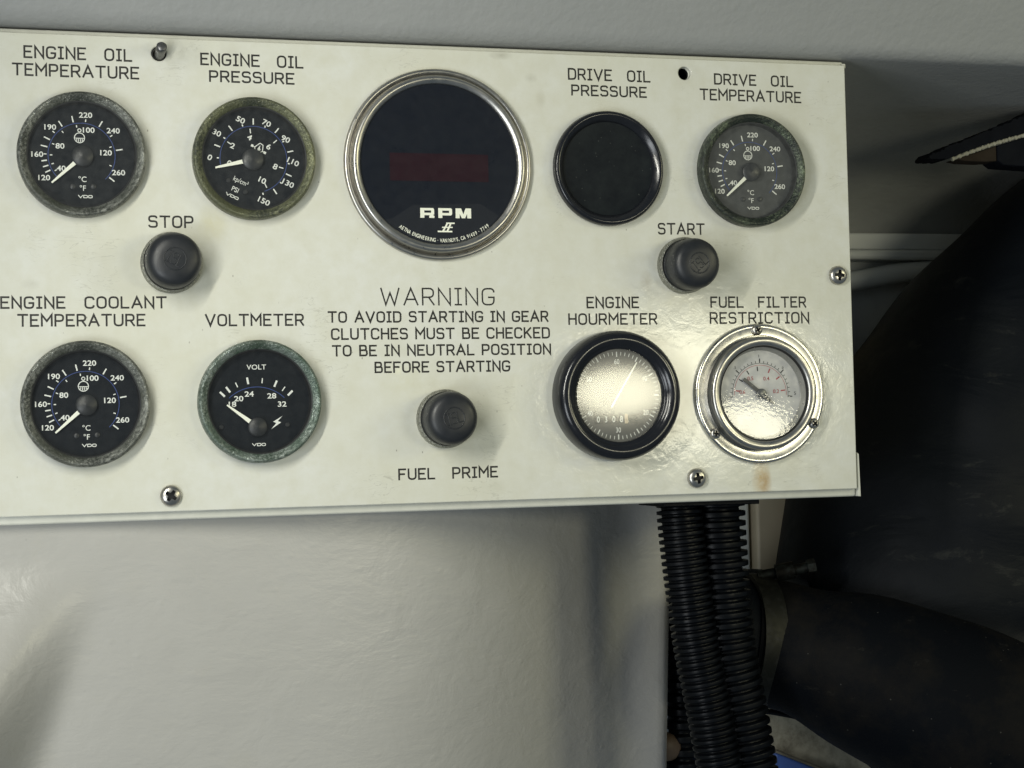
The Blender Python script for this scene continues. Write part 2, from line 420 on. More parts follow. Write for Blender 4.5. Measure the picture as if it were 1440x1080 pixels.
# white bulkhead under the panel, bellied, falling away to the right, rolled right edge
def sm(a, b, t): t = min(1, max(0, (t-a)/(b-a))); return t*t*(3-2*t)
mb = MB(); NX, NY = 150, 70; vs = []; SL = [0]
for i in range(NX):                             # running integral of the slope: belly, fall-away, flat rolled margin
    x = -380+(i+.5)*516/NX
    SL.append(SL[-1]+(0.80*sm(-125, 50, x)-.60*sm(88, 122, x))*516/NX)
for j in range(NY+1):
    y = -68.0-j*3.0
    for i in range(NX+1):
        x = -380+i*516/NX
        z = -9-10*sm(-230, -60, x)-SL[i]
        xl = -207+.317*(y+90)                    # the crease running down to the lower left
        z += 62*sm(-82, -190, y)*sm(xl+6, xl-30-.22*max(0, -90-y), x)
        z += -7*sm(130, 136, x)**1.5
        vs.append((x+2.7+.045*(y+70), y, z))
mb.add(vs, [(j*(NX+1)+i, (j+1)*(NX+1)+i, (j+1)*(NX+1)+i+1, j*(NX+1)+i+1) for j in range(NY) for i in range(NX)])
n0 = len(mb.v)
edge = [vs[j*(NX+1)+NX] for j in range(NY+1)]
mb.add([p for e in edge for p in (e, (e[0]-1.5, e[1], e[2]-4), (e[0]-12, e[1], e[2]-30))], [(3*j+k, 3*j+3+k, 3*j+4+k, 3*j+1+k) for j in range(NY) for k in range(2)])
tag(mb.build('bulkhead', BULK, ang=50), kind='structure')

# ------------------------------------------------------------------ control panel
cp = thing('control_panel', (0, 0, 0), 'cream painted metal engine control panel with black engraved lettering', 'control panel')
mb = MB(); mb.box(-330, 190.0, -64.7, 165.1, -2.6, 0)
fp = mb.build('faceplate', PANEL, cp, ang=30)
hc = MB(); hc.lathe([(3.5, -6), (3.5, 3)], 40, 96.8, 157.4, True); cut(fp, hc)
hc = MB(); hc.lathe([(3.6, -6), (3.6, 3)], 40, -176.2, 157.4, True); cut(fp, hc)
bv = fp.modifiers.new('bevel', 'BEVEL'); bv.width = .5*S; bv.segments = 2; bv.limit_method = 'ANGLE'; bv.angle_limit = R_(50)
mb = MB(); mb.box(-330, 190.6, -68.8, 167.6, -180, -3.0); encl = mb.build('enclosure', ENCL, cp, bevel=1.2)
hc = MB(); hc.lathe([(3.2, -20), (3.2, 0)], 32, 96.8, 157.4, True); hc.lathe([(3.2, -20), (3.2, 0)], 32, -176.2, 157.4, True); cut(encl, hc)
bv = encl.modifiers.new('bevel', 'BEVEL'); bv.width = 1.1*S; bv.segments = 3; bv.limit_method = 'ANGLE'; bv.angle_limit = R_(50)
mb = MB(); mb.lathe([(3.15, -3.4), (3.1, -14)], 32, 96.8, 157.4); mb.v = mb.v; mb.f = [tuple(reversed(f)) if len(f) == 4 else f for f in mb.f]; mb.f[-1] = tuple(mb.f[-1]); mb.build('hole_shade_liner', GASKET_SHADE, cp)  # black liner added so the hole reads as deep shade
mb = MB(); mb.prism([(190.8, -68.6), (192.6, -68.9), (192.1, -46), (191.0, -45)], -9, -1.2); mb.build('side_flange', ENCL, cp, bevel=.25)
mb = MB(); mb.box(190.7, 191.3, -44, 164.5, -8, -3.2); mb.build('side_flange', ENCL, cp, bevel=.2)
mb = MB(); mb.box(189.2, 191.2, 163.6, 166.2, -3.4, -1.2); mb.build('corner_tab', ENCL, cp, bevel=.5)
for (t, x0, x1, y, cap, sp, wd) in [
    ("ENGINE OIL", -239.6, -188.9, 152.8, 6.2, 1.7, .92), ("TEMPERATURE", -245.0, -185.7, 144.3, 6.2, 1, .92),
    ("ENGINE OIL", -156.4, -105.7, 152.5, 6.2, 1.7, .92), ("PRESSURE", -152.3, -110.3, 144.3, 5.9, 1, .92),
    ("STOP", -182.7, -161.0, 72.4, 6.1, 1, .92),
    ("ENGINE COOLANT", -251.8, -174.5, 33.3, 6.0, 1.7, .92), ("TEMPERATURE", -244.2, -184.7, 24.8, 6.1, 1, .92),
    ("VOLTMETER", -156.4, -107.9, 24.6, 6.1, 1, .92),
    ("WARNING", -69.4, -10.1, 34.6, 9.0, 1, .82), ("TO AVOID STARTING IN GEAR", -96.2, 18.3, 26.05, 5.8, .9, .92),
    ("CLUTCHES MUST BE CHECKED", -94.7, 18.9, 17.55, 5.9, .9, .92), ("TO BE IN NEUTRAL POSITION", -94.4, 19.3, 9.25, 5.8, .9, .92),
    ("BEFORE STARTING", -73.1, -2.7, .8, 5.8, .9, .92), ("FUEL PRIME", -62.2, -10.5, -52.9, 5.9, 1.8, .92),
    ("DRIVE OIL", 32.0, 77.5, 151.7, 6.2, 1.7, .92), ("PRESSURE", 33.6, 75.3, 143.5, 5.9, 1, .92),
    ("DRIVE OIL", 113.4, 159.3, 151.9, 6.1, 1.7, .92), ("TEMPERATURE", 105.0, 163.7, 143.4, 6.2, 1, .92),
    ("START", 79.4, 105.8, 71.7, 6.2, 1, .92), ("ENGINE", 39.0, 67.9, 33.0, 6.1, 1, .92), ("HOURMETER", 28.9, 77.8, 24.4, 6.1, 1, .92),
    ("FUEL FILTER", 107.8, 163.1, 33.1, 6.1, 1.7, .92), ("RESTRICTION", 107.2, 164.6, 24.6, 6.3, 1, .92)]:
    engrave(t, x0, x1, y, cap, sp, wd).build('lettering', INK, cp, ang=80)

# ------------------------------------------------------------------ small round gauges
def bezel_mb():
    m = MB(); m.lathe([(30.0, .02), (30.1, 3.8), (29.9, 5.6), (29.4, 6.6), (28.8, 7.0), (28.2, 6.9), (27.4, 6.35), (26.2, 5.5), (25.7, 5.0), (25.5, 4.4), (25.4, .3)], 128, cap1=False); return m
def dial_base(name, loc, label, bz, face, glassm, group=None, cat='gauge'):
    t = thing(name, loc, label, cat, group)
    bezel_mb().build('bezel', bz, t, ang=50)
    m = MB(); m.disc(25.3, .6, n=96); d = m.build('dial_face', face, t)
    m = MB(); m.lathe([(24.6, .66), (25.0, 1.6), (25.1, 4.4), (25.6, 4.7)], 96, cap1=False); m.build('gasket', GASKET_SHADE, t)
    m = MB(); m.disc(25.6, 4.9, n=96); m.build('glass', glassm, t)
    return t, d
def hub_ptr(t, cx, cy, hubr, ang, r0, r1, w0, w1):
    m = MB(); m.lathe([(hubr, 1.0), (hubr, 2.6), (hubr*.86, 3.2), (hubr*.45, 3.55), (hubr*.06, 4.1)], 48, cx, cy); m.build('hub', HUB, t)
    a = R_(ang); c, s_ = math.cos(a), math.sin(a); m = MB()
    m.prism([(cx+r*c-o*s_, cy+r*s_+o*c) for r, o in ((r0, -w0/2), (r1, -w1/2), (r1, w1/2), (r0, w0/2))], 2.0, 2.35); m.build('pointer', POINTER, t, False)
def dot_screws(t, pts, r=1.25, mat=None):
    for x, y in pts:
        m = MB(); m.lathe([(r, .65), (r, 1.1), (r*.7, 1.35)], 24, x, y); m.build('dial_screw', mat or HUB, t)

def vdo(m, cx, cy, z, rot):
    c, s_ = math.cos(R_(rot)), math.sin(R_(rot)); x = -3.1
    for ch in 'VDO':
        for st in GL[ch][1]: m.stroke([(cx+(x+p[0]*2.5)*c-(p[1]-.5)*1.15*s_, cy+(x+p[0]*2.5)*s_+(p[1]-.5)*1.15*c) for p in st], .36, z, .03)
        x += GL[ch][0]*2.5+.5
def temperature_gauge(loc, label, bz, face, glassm, print_m, ptr=222):
    t, d = dial_base('temperature_gauge', loc, label, bz, face, glassm, 'round temperature gauges')
    m = MB(); z = .70; k = 1/9.6
    for a in (-39, 10, 59.5, 103, 122.7, 153.6, 166.4, 189, 197.8, 206.4): m.tick(a, 16.3, 19.4 if a in (-39,10,59.5,103,122.7,153.6,166.4) else 18.9, .62, z)
    for a in (35, 83, 139.5, 178.6): m.tick(a, 16.3, 17.6, .5, z)
    for a in (211, 197, 180, 158, 128, 99, 18, -19): m.tick(a, 13.6, 14.7, .48, z)
    for tx, dx, dy in (('220', 20, 188), ('240', 143, 119), ('260', 164, -75), ('190', -138, 129), ('160', -197, 3), ('120', -168, -104)): m.text(tx, dx*k, dy*k, 2.6, z, 0, 1.18, .018)
    for tx, dx, dy in (('100', 33, 119), ('80', -96, 43), ('40', -92, -60), ('120', 109, 16)): m.text(tx, dx*k, dy*k, 2.6, z, 0, 1.18, .018)
    m.text('°C', .2, -11.3, 2.7, z, 0, 1, .004); m.text('°F', .3, -15.6, 2.7, z, 0, 1, .004)
    vdo(m, 1.3, -19.7, z, 0)
    # thermometer-in-liquid symbol
    cx, cy = -.9, 8.5; m.arc(2.35, 0, 359.9, .42, z, cx, cy, 40); m.arc(.75, 0, 359, .4, z, cx, cy+3.6, 20)
    for q in (-1.3, -.45, .45, 1.3): m.tick(-90, .5, 1.9 if abs(q) < 1 else 1.5, .38, z, cx+q, cy)
    m.tick(0, -2.0, 2.0, .34, z, cx, cy-.2)
    m.build('scale_print', print_m, t, False)
    m = MB(); m.arc(15.6, -46, 222, .32, .655); m.build('scale_arc', BLUE, t, False)
    hub_ptr(t, .3, -.5, 5.0, ptr, 4.0, 19.4, 2.0, .8); dot_screws(t, [(-4.4, -15), (5.2, -14.8)])
    return t
temperature_gauge((-213.4, 106.7, 0), 'round temperature gauge with grey corroded rim under ENGINE OIL TEMPERATURE lettering', BZ_GREY, DIAL, GLASS, WHITE, 222)
temperature_gauge((-213.4, -12.2, 0), 'round temperature gauge with grey corroded rim under ENGINE COOLANT TEMPERATURE lettering', BZ_GREY, DIAL, GLASSCLEAR, WHITE, 222)
temperature_gauge((132.2, 105.9, 0), 'round temperature gauge with dark green rim and faded grey dial under DRIVE OIL TEMPERATURE lettering', BZ_DARK, DIALGREY, GLASSDUSTY, FADED, 222)

# oil pressure: the whole dial sits turned clockwise in its hole
t, d = dial_base('pressure_gauge', (-131.4, 106.6, 0), 'round pressure gauge with olive green corroded rim under ENGINE OIL PRESSURE lettering', BZ_OLIVE, DIAL, GLASS)
m = MB(); z = .70; k = 1/11.1; rt_ = -25
for dx, dy in ((-200,72),(-125,172),(2,207),(126,157),(198,47),(195,-84),(120,-183)):
    a = math.degrees(math.atan2(dy, dx)); m.tick(a, 17.2, 20.2, .62, z)
for dx, dy in ((-205,5),(-168,122),(-58,187),(65,179),(161,100),(198,-20),(157,-135),(50,-196)):
    a = math.degrees(math.atan2(dy, dx)); m.tick(a, 16.9, 17.9, .6, z)
for tx, dx, dy in (('0',-236,7),('30',-196,142),('50',-66,216),('70',75,202),('90',178,117),('110',217,-8),('130',187,-127),('150',53,-227)): m.text(tx, dx*k, dy*k, 2.75, z, rt_, 1.2, .016)
for tx, dx, dy in (('0',-132,-22),('2',-112,73),('4',-19,121),('6',84,72),('8',118,-36),('10',46,-113)): m.text(tx, dx*k, dy*k, 2.75, z, rt_, 1.2, .016)
for dx, dy in ((-138,92),(-15,154),(113,95),(149,-42),(67,-150)):
    a = math.degrees(math.atan2(dy, dx)); m.tick(a, 12.9, 15.2, .5, z)
m.text('kp/cm²', -6.3, -10.8, 2.5, z, rt_, .82, .002); m.text('PSI', -9.2, -14.9, 2.5, z, rt_, .9, .004); vdo(m, -10.9, -18.2, z, rt_)
# filter-and-drop symbol
cx, cy = 2.9, 5.6
drop = [(cx-.2+.75*math.cos(R_(a)), cy-.6+.8*math.sin(R_(a))) for a in range(-230, 51, 20)]+[(cx+.55, cy+1.5)]
m.poly(drop, z)
def seg(p, q, wd):
    a = math.degrees(math.atan2(q[1]-p[1], q[0]-p[0])); L_ = math.dist(p, q); m.tick(a, 0, L_, wd, seg.z, p[0], p[1]); seg.z += .004
seg.z = z+.01
for p, q in (((-2.2,-1.2),(-2.2,.6)), ((-2.2,.6),(.4,2.5)), ((.4,2.5),(1.9,1.5)), ((1.9,1.5),(1.5,-1.6)), ((-3.4,1.2),(-2.2,.5)), ((.2,-2.1),(1.5,-1.5)), ((1.5,-1.6),(2.7,-2.1))): seg((cx+p[0], cy+p[1]), (cx+q[0], cy+q[1]), .42)
seg((cx-4.0, cy+1.5), (cx-3.0, cy+1.0), 1.2); seg((cx+2.0, cy-1.9), (cx+3.2, cy-2.5), 1.2)
m.build('scale_print', WHITE, t, False)
m = MB(); m.arc(16.4, -72, 196, .32, .655); m.build('scale_arc', BLUE, t, False)
hub_ptr(t, -.6, -.2, 5.2, 193.6, 4.2, 18.8, 2.1, .85); dot_screws(t, [(-12.5, -10.5), (-4.3, -16.2)], 1.1)

# voltmeter
t, d = dial_base('voltmeter', (-130.9, -12.4, 0), 'round voltmeter with green and blue corroded rim under VOLTMETER lettering', BZ_GREEN, DIAL, GLASSCLEAR)
m = MB(); k = 1/9.2; px, py = -1.2, -12.4
for a, wd, r0 in ((135.6, 1.0, 21.6), (126.8, 1.0, 21.4), (115, .5, 21.6), (100.6, .95, 21.4), (82.8, .5, 21.5), (66, .95, 21.4), (54.3, .5, 21.5), (44.8, 1.0, 21.6)): m.tick(a, r0, r0+(3.3 if wd > .8 else 2.5), wd, z, px, py)
for tx, x, y in (('18', -13.0, -1.0), ('20', -9.9, 1.7), ('24', -4.8, 3.9), ('28', 6.2, 2.8), ('32', 11.2, -1.3)): m.text(tx, x, y, 2.6, z, 0, 1.28, .018)
m.text('VOLT', -1.1, 17.0, 2.5, z, 0, width=9.6, bold=.008); vdo(m, -.6, -21.0, z, 0)
m.poly([(11.2, -7.2), (6.6, -10.0), (8.2, -10.6), (5.6, -13.6), (10.6, -10.3), (8.9, -9.7)][::-1], z)
m.build('scale_print', WHITE, t, False)
m = MB(); m.arc(19.6, 46, 133, .34, .655, px, py); m.build('scale_arc', BLUE, t, False)
hub_ptr(t, px, py, 4.6, 143.2, 3.6, 18.3, 2.1, .7); dot_screws(t, [(-18.6, -12.2), (13.7, -11.6)], 1.1)

# tachometer
t = thing('tachometer', (-38.2, 105.9, 0), 'large round digital tachometer with chrome ring and black window marked RPM', 'tachometer')
m = MB(); m.lathe([(48.6, .02), (48.7, 1.2), (48.3, 2.2), (47.4, 2.7), (46.5, 2.4), (45.9, 1.5), (45.5, 1.2)], 160, cap1=False); m.build('outer_ring', STEELRING, t, ang=60)
m = MB(); m.lathe([(45.6, .6), (45.3, 2.6), (44.6, 4.4), (43.6, 5.2), (42.4, 5.0), (41.6, 4.3), (40.9, 3.9), (40.6, 3.0), (40.5, 1.6)], 160, cap1=False); m.build('inner_ring', STEELRING, t, ang=60)
m = MB(); m.disc(40.9, 2.6, n=128); m.build('dial_face', simple('black_display_window', (.006, .008, .014), .35, 0, .2, 300, spec=.15), t)
m = MB(); m.box(-25.5, 25.6, -8.7, 5.3, 2.64, 2.70); m.build('display_window', simple('dark_red_display', (.019, .0045, .0085), .35, 0, .25, 250, spec=.15), t, False)
m = MB(); m.poly([(-24.8, -27.8), (-14, -20.8), (21, -19.8), (29.6, -25.2)][::-1]+[(40.3*math.cos(R_(a)), 40.3*math.sin(R_(a))) for a in range(-135, -36, 5)], 2.66); m.build('name_label', simple('black_film_label', (.010, .012, .018), .5, 0, .2, 300, spec=.2), t, False)
def rpm_letters():
    m = MB(); zz = 2.75; H = 5.0; x0 = -10.4; y0 = -27.3
    def P(*pts): m.poly([(x0+a, y0+b) for a, b in pts], zz)
    # R P M as heavy extended capitals (outer strokes as separate quads that butt together)
    def bar(a, b, c, d): P((a, b), (c, b), (c, d), (a, d))
    def RP(o, leg):
        nonlocal x0
        sv = x0; x0 += o
        bar(0, 0, 2.1, 5); bar(2.1, 3.75, 5.6, 5); bar(2.1, 1.35, 5.6, 2.6)
        P((5.6, 1.35), (6.6, 1.35), (7.2, 1.9), (7.2, 4.4), (6.6, 5), (5.6, 5))
        if leg: P((4.6, 0), (7.3, 0), (7.3, .9), (6.8, 1.35), (5.0, 1.35), (4.6, 1.0))
        x0 = sv
    RP(0, True); RP(9.3, False)
    o = 18.3
    bar(o, 0, o+2.1, 5); bar(o+6.0, 0, o+8.1, 5)
    P((o+2.1, 5), (o+2.1, 2.2), (o+3.2, 0), (o+4.05, 0), (o+4.05, 2.0), (o+2.9, 5)); P((o+6.0, 5), (o+5.2, 5), (o+4.05, 2.0), (o+4.05, 0), (o+4.9, 0), (o+6.0, 2.2))
    for i, f in enumerate(m.f):        # keep every face looking out of the panel
        a, b, c = [Vector(m.v[q]) for q in f[:3]]
        ar = sum(m.v[f[q]][0]*m.v[f[(q+1) % len(f)]][1]-m.v[f[(q+1) % len(f)]][0]*m.v[f[q]][1] for q in range(len(f)))
        if ar < 0: m.f[i] = tuple(reversed(f))
    # slanted maker's mark: two hooked strokes with bars
    seg_z = [zz]
    def sg(p, q, wd):
        a = math.degrees(math.atan2(q[1]-p[1], q[0]-p[0])); m.tick(a, 0, math.dist(p, q), wd, seg_z[0], p[0], p[1]); seg_z[0] += .004
    for p, q, wd in (((-1.6,-34.1),(6,-34.1),.75), ((1.0,-34.3),(3.4,-30.2),.9), ((3.2,-34.3),(5.2,-30.2),.9), ((2.9,-29.9),(7.3,-29.9),.7), ((.7,-32.0),(6.2,-32.0),.6)): sg(p, q, wd)
    return m
m = rpm_letters(); s_ = "AETNA ENGINEERING · VAN NUYS, CA 91409 · 7749"
adv = {' ': .55, '·': .5, ',': .4, 'I': .42, '1': .62}
tot = sum(adv.get(c, 1) for c in s_); a = -125.5; rad = 38.4
for ch in s_:
    wd = adv.get(ch, 1)*73.5/tot
    if ch != ' ': m.text(ch, 1.3+rad*math.cos(R_(a+wd/2)), -.2+rad*math.sin(R_(a+wd/2)), 2.0 if ch not in ',·' else 2.0, 2.75, a+wd/2+90, .68, .012)
    a += wd
m.build('lettering', POINTER, t, False)
m = MB(); m.disc(40.75, 3.7, n=128); m.build('glass', glass('tachometer_window', .006, .03), t)

# blank cover
t = thing('blank_cover', (52.2, 105.6, 0), 'round black plastic blanking cap with plain recessed face under DRIVE OIL PRESSURE lettering', 'blanking cap')
m = MB(); m.lathe([(29.7, .02), (30.0, 1.5), (29.8, 3.4), (29.2, 4.6), (28.2, 5.1), (27.3, 4.8), (25.2, 2.6), (24.5, 2.0), (24.3, 1.4)], 128, cap1=False); m.build('rim', BLACKPL, t, ang=60)
n = NT('dusty_black_plastic'); c = n.mix(n.ramp(n.noise(75, 6, .7), [(.35, 0), (.75, 1)]), (.004, .006, .009), (.013, .017, .019)); c = n.mix(n.ramp(n.voro(300), [(.05, .8), (.10, 0)]), c, (.06, .065, .06))
m = MB(); m.lathe([(24.4, 1.5), (23.5, 1.3), (12, 1.0), (1, .9)], 96); m.build('recessed_face', n.set(c, .55, 0, n.bump(n.noise(800, 4), .3, .2), **{'Specular IOR Level': .15}), t)

# hourmeter
t = thing('hourmeter', (52.6, -12.5, 0), 'round engine hourmeter with thick glossy black ring and domed glass', 'hourmeter')
m = MB(); m.lathe([(33.4, .02), (33.6, 4), (33.4, 8), (32.6, 10.8), (31.0, 12.6), (29.2, 13.3), (27.4, 12.9), (26.0, 11.6), (25.2, 10.8), (24.6, 10.6), (24.0, 10.2), (23.8, 9.2), (23.8, 4)], 128, cap1=False); m.build('bezel', BLACKPL, t, ang=60)
m = MB(); m.disc(23.9, 6.0, n=96); m.build('dial_face', simple('hourmeter_dial', (.05, .05, .047), .5, 0, .2, 200), t)
m = MB()
for i in range(60):
    a = 90-i*6; big = i % 5 == 0; m.tick(a, 20.0 if big else 20.8, 22.6, .62 if big else .36, 6.1)
for tx, i in (('60', 0), ('10', 10), ('20', 20), ('30', 30), ('40', 40), ('50', 50)):
    a = R_(90-i*6); m.text(tx, 17.6*math.cos(a), 17.6*math.sin(a), 2.7, 6.1, 0, .8, .004)
for i, ch in enumerate('0308'): m.text(ch, -10.8+i*4.2, -12.0, 3.2, 6.16, 0, .8, .004)
m.build('scale_print', WHITE, t, False)
m = MB(); m.box(-13.2, 10.5, -14.4, -9.6, 6.03, 6.08); m.build('counter_window', GASKET_SHADE, t, False)
m = MB(); m.prism([(3.6, -14.4), (5.4, -14.4), (5.4, -9.6), (3.6, -9.6)], 6.1, 6.2); m.build('tenths_drum', simple('tan_drum', (.45, .35, .22), .5), t, False)
m = MB(); a = R_(58); m.prism([(r*math.cos(a)-o*math.sin(a), r*math.sin(a)+o*math.cos(a)) for r, o in ((-7, -.5), (20, -.3), (20, .3), (-7, .5))], 6.8, 7.1); m.build('pointer', POINTER, t, False)
m = MB(); m.lathe([(r, 9.5+(23.9**2-r*r)/1100) for r in (23.9, 21, 18, 15, 12, 9, 6, 3, .4)], 96); gh_ = m.build('glass', GLASSHOUR, t, ang=80); gh_.rotation_euler = (0, 0, R_(2.6))

# fuel filter restriction gauge
t = thing('vacuum_gauge', (134.0, -12.6, 0), 'round fuel filter gauge with white dial and screwed stainless steel flange', 'gauge')
m = MB(); m.lathe([(37.0, .02), (37.1, 1.3), (36.6, 2.2), (35.8, 2.6), (35.0, 2.4), (32.6, 2.0), (31.2, 1.9), (30.9, 1.2), (29.8, 1.1)], 128, cap1=False); m.build('flange', STEELWARM, t, ang=60)
m = MB(); m.lathe([(29.6, .8), (29.9, 4.5), (30.1, 6.6), (29.7, 8.0), (28.8, 8.7), (27.6, 8.8), (26.4, 8.4), (25.5, 8.0), (25.2, 7.2)], 128, cap1=False); m.build('bezel', STEELRING, t, ang=60)
m = MB(); m.lathe([(25.6, 7.6), (25.1, 7.4), (24.5, 7.2), (24.4, 6.2)], 96, cap1=False); m.build('gasket', GASKET_SHADE, t)
m = MB(); m.lathe([(24.5, 6.0), (23.6, 3.0), (22.9, 2.2)], 96, cap1=False); m.build('dial_wall', simple('aluminium_dial_wall', (.42, .41, .37), .35, .6), t)
m = MB(); m.disc(23.2, 2.2, n=96); m.build('dial_face', simple('white_metal_dial', (.46, .46, .47), .4, .15, .06, 300), t)
m = MB(); r2 = MB(); zz = 2.3; m.arc(15.9, -8, 186, .22, zz, 0, .2)
for i in range(25):
    a = -6+i*192/24; big = i % 6 == 0; m.tick(a, 16.1, 18.4 if big else 17.2, .55 if big else .28, zz, 0, .2)
m.text('0', 13.2, 13.6, 1.5, zz); m.text('1', -.4, 20.0, 1.5, zz); m.text('5', 19.9, 0, 1.9, zz); m.text('.5', -14.2, 14.0, 1.5, zz)
for a in (148, 122, 96): m.tick(a, 11.8, 14.2, .6, zz, 0, .2)
r2.arc(14.9, -4, 184, .2, zz+.02, 0, .2)
for a in (174, 66, 38, 6): r2.tick(a, 11.8, 14.2, .65, zz+.04, 0, .2)
for tx, x, y in (('0.6', -10.4, 1.1), ('0.5', -5.6, 8.2), ('0.4', 3.6, 8.0), ('0.2', 9.0, 1.2)): r2.text(tx, x, y, 2.1, zz+.04, 0, 1, .004)
m.build('scale_print', INK, t, False); r2.build('scale_print', RED, t, False)
m = MB(); a = R_(141.5); m.prism([(r*math.cos(a)-o*math.sin(a), r*math.sin(a)+o*math.cos(a)) for r, o in ((-9.2, -.15), (-4, -.9), (0, -1.3), (1, -1.0), (12.6, -.95), (12.6, .95), (1, 1.0), (0, 1.3), (-4, .9), (-9.2, .15))], 3.2, 3.6); pt = m.build('pointer', simple('dark_grey_needle', (.035, .035, .035), .4), t, False)
m = MB(); m.lathe([(2.6, 2.6), (2.6, 4.3), (2.2, 4.6), (.2, 4.7)], 40); m.build('hub', simple('grey_needle_hub', (.16, .16, .155), .35, .5), t)
m = MB(); m.lathe([(24.5, 6.6), (16, 6.9), (.4, 7.05)], 96); gl_ = m.build('glass', GLASSWAVY, t, ang=80); gl_.rotation_euler = (R_(-3.3), 0, 0)

# ------------------------------------------------------------------ screws
def screw_mesh(r, hgt, rot=20):
    m = MB(); m.lathe([(r, .02), (r, hgt*.25), (r*.93, hgt*.55), (r*.75, hgt*.82), (r*.45, hgt*.96), (r*.1, hgt)], 48, cap0=True)
    o = m.build('screw', SCREWM, ang=50)
    c_ = MB()
    a = R_(rot); c, s_ = math.cos(a), math.sin(a); wl, ww = r*.56, r*.15
    pl = [(wl,-ww),(wl,ww),(ww*1.3,ww*1.3),(ww,wl),(-ww,wl),(-ww*1.3,ww*1.3),(-wl,ww),(-wl,-ww),(-ww*1.3,-ww*1.3),(-ww,-wl),(ww,-wl),(ww*1.3,-ww*1.3)]
    c_.prism([(x*c-y*s_, x*s_+y*c) for x, y in pl], hgt*.35, hgt+2)
    cut(o, c_)
    o.data.materials.append(GASKET_SHADE)  # slot faces blackened: grime plus shade painted into the recess
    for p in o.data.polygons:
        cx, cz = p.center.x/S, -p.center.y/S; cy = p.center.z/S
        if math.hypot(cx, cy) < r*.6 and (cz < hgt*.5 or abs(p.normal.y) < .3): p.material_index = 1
    return o
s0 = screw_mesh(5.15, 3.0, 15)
spots = [((182.0, 50.5), 20, 'cross head screw at the right edge of the panel below the START button row', ),
         ((-174.2, -57.0), 50, 'cross head screw near the bottom edge of the panel below and left of the voltmeter'),
         ((97.3, -56.3), 95, 'cross head screw by the bottom edge of the panel between hourmeter and vacuum gauge')]
for i, ((x, y), rz, lab) in enumerate(spots):
    o = s0 if i == 0 else s0.copy()
    if i: C.objects.link(o)
    o.location = V(x, y, 0); o.rotation_euler = (0, R_(rz), 0); tag(o, lab, 'screw', 'cross head screws holding the faceplate')
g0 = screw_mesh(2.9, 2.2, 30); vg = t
for i, (x, y) in enumerate(((-1.2, 33.7), (-26.6, -20.6), (30.2, -16.4))):
    o = g0 if i == 0 else g0.copy()
    if i: C.objects.link(o)
    o.name = 'flange_screw'; o.parent = vg; o.location = V(x, y, 2.2); o.rotation_euler = (0, R_(i*40), 0)
# loose screw poking out of the upper left hole
t = thing('loose_screw', (-176.2, 157.4, 0), 'dark loose screw stub sticking up out of a hole at the top of the panel', 'screw')
m = MB(); m.sweep([(.1, -1.6, -6), (.2, -.8, 0), (.5, .6, 5), (.7, 1.6, 8.4), (.72, 1.75, 8.9)], [2.2, 2.35, 2.5, 2.5, 1.9], 28); m.build('shank', metal('dark_screw_steel', (.20, .20, .20), .35, (.05, .05, .04), .5), t, ang=50)
m = MB(); m.lathe([(3.55, -2.9), (3.5, -1.2), (2.9, -1.0)], 32, cap1=False); m.build('hole_shade_ring', GASKET_SHADE, t)  # dark ring put in for the shade inside the hole

# ------------------------------------------------------------------ push buttons
def make_button(label, loc, caph, tilt, rot):
    t = thing('push_button', loc, label, 'push button', 'black rubber push buttons')
    m = MB(); m.lathe([(14.8, .02), (14.8, 3.2), (14.4, 4.2), (13.6, 4.6), (13.4, 4.2)], 72, cap1=False); m.build('base_ring', WORNRING, t)
    m = MB(); q = caph-9
    m.lathe([(12.9, 3.6), (13.3, 4.6), (13.3, 5.4), (12.9, 5.8), (13.2, 6.4), (13.35, q+1), (13.2, q+3.2), (12.6, q+5.4), (11.4, q+7.2), (9.4, q+8.3), (6.5, q+8.85), (3, q+9), (.3, q+9.02)], 72)
    cap = m.build('rubber_cap', RUBBER, t, ang=60)
    m = MB(); ring = [(5.3*math.cos(2*math.pi*k/40), 5.3*math.sin(2*math.pi*k/40)) for k in range(40)]
    zz = caph-.25; m.stroke(ring, .75, zz, .42, True)
    c, s_ = math.cos(R_(rot)), math.sin(R_(rot)); x = -3.5
    for ch in 'ISL':
        for st in GL[ch][1]:
            m.stroke([((x+p[0]*3.6)*c-(p[1]*5.4-2.7)*s_, (x+p[0]*3.6)*s_+(p[1]*5.4-2.7)*c) for p in st], .62, zz+.12, .36)
        x += GL[ch][0]*3.6+.9
    m.build('emblem', RUBBER, cap, ang=60)
    cap.rotation_euler = tilt
    return t
make_button('domed black rubber push button under the STOP lettering', (-172.0, 55.4, 0), 20, (0, 0, 0), -28)
make_button('domed black rubber push button under the START lettering', (93.2, 55.3, 0), 21, (R_(1.5), 0, R_(2)), 40)
make_button('domed black rubber push button above the FUEL PRIME lettering', (-37.6, -22.6, 0), 20, (0, 0, 0), 15)

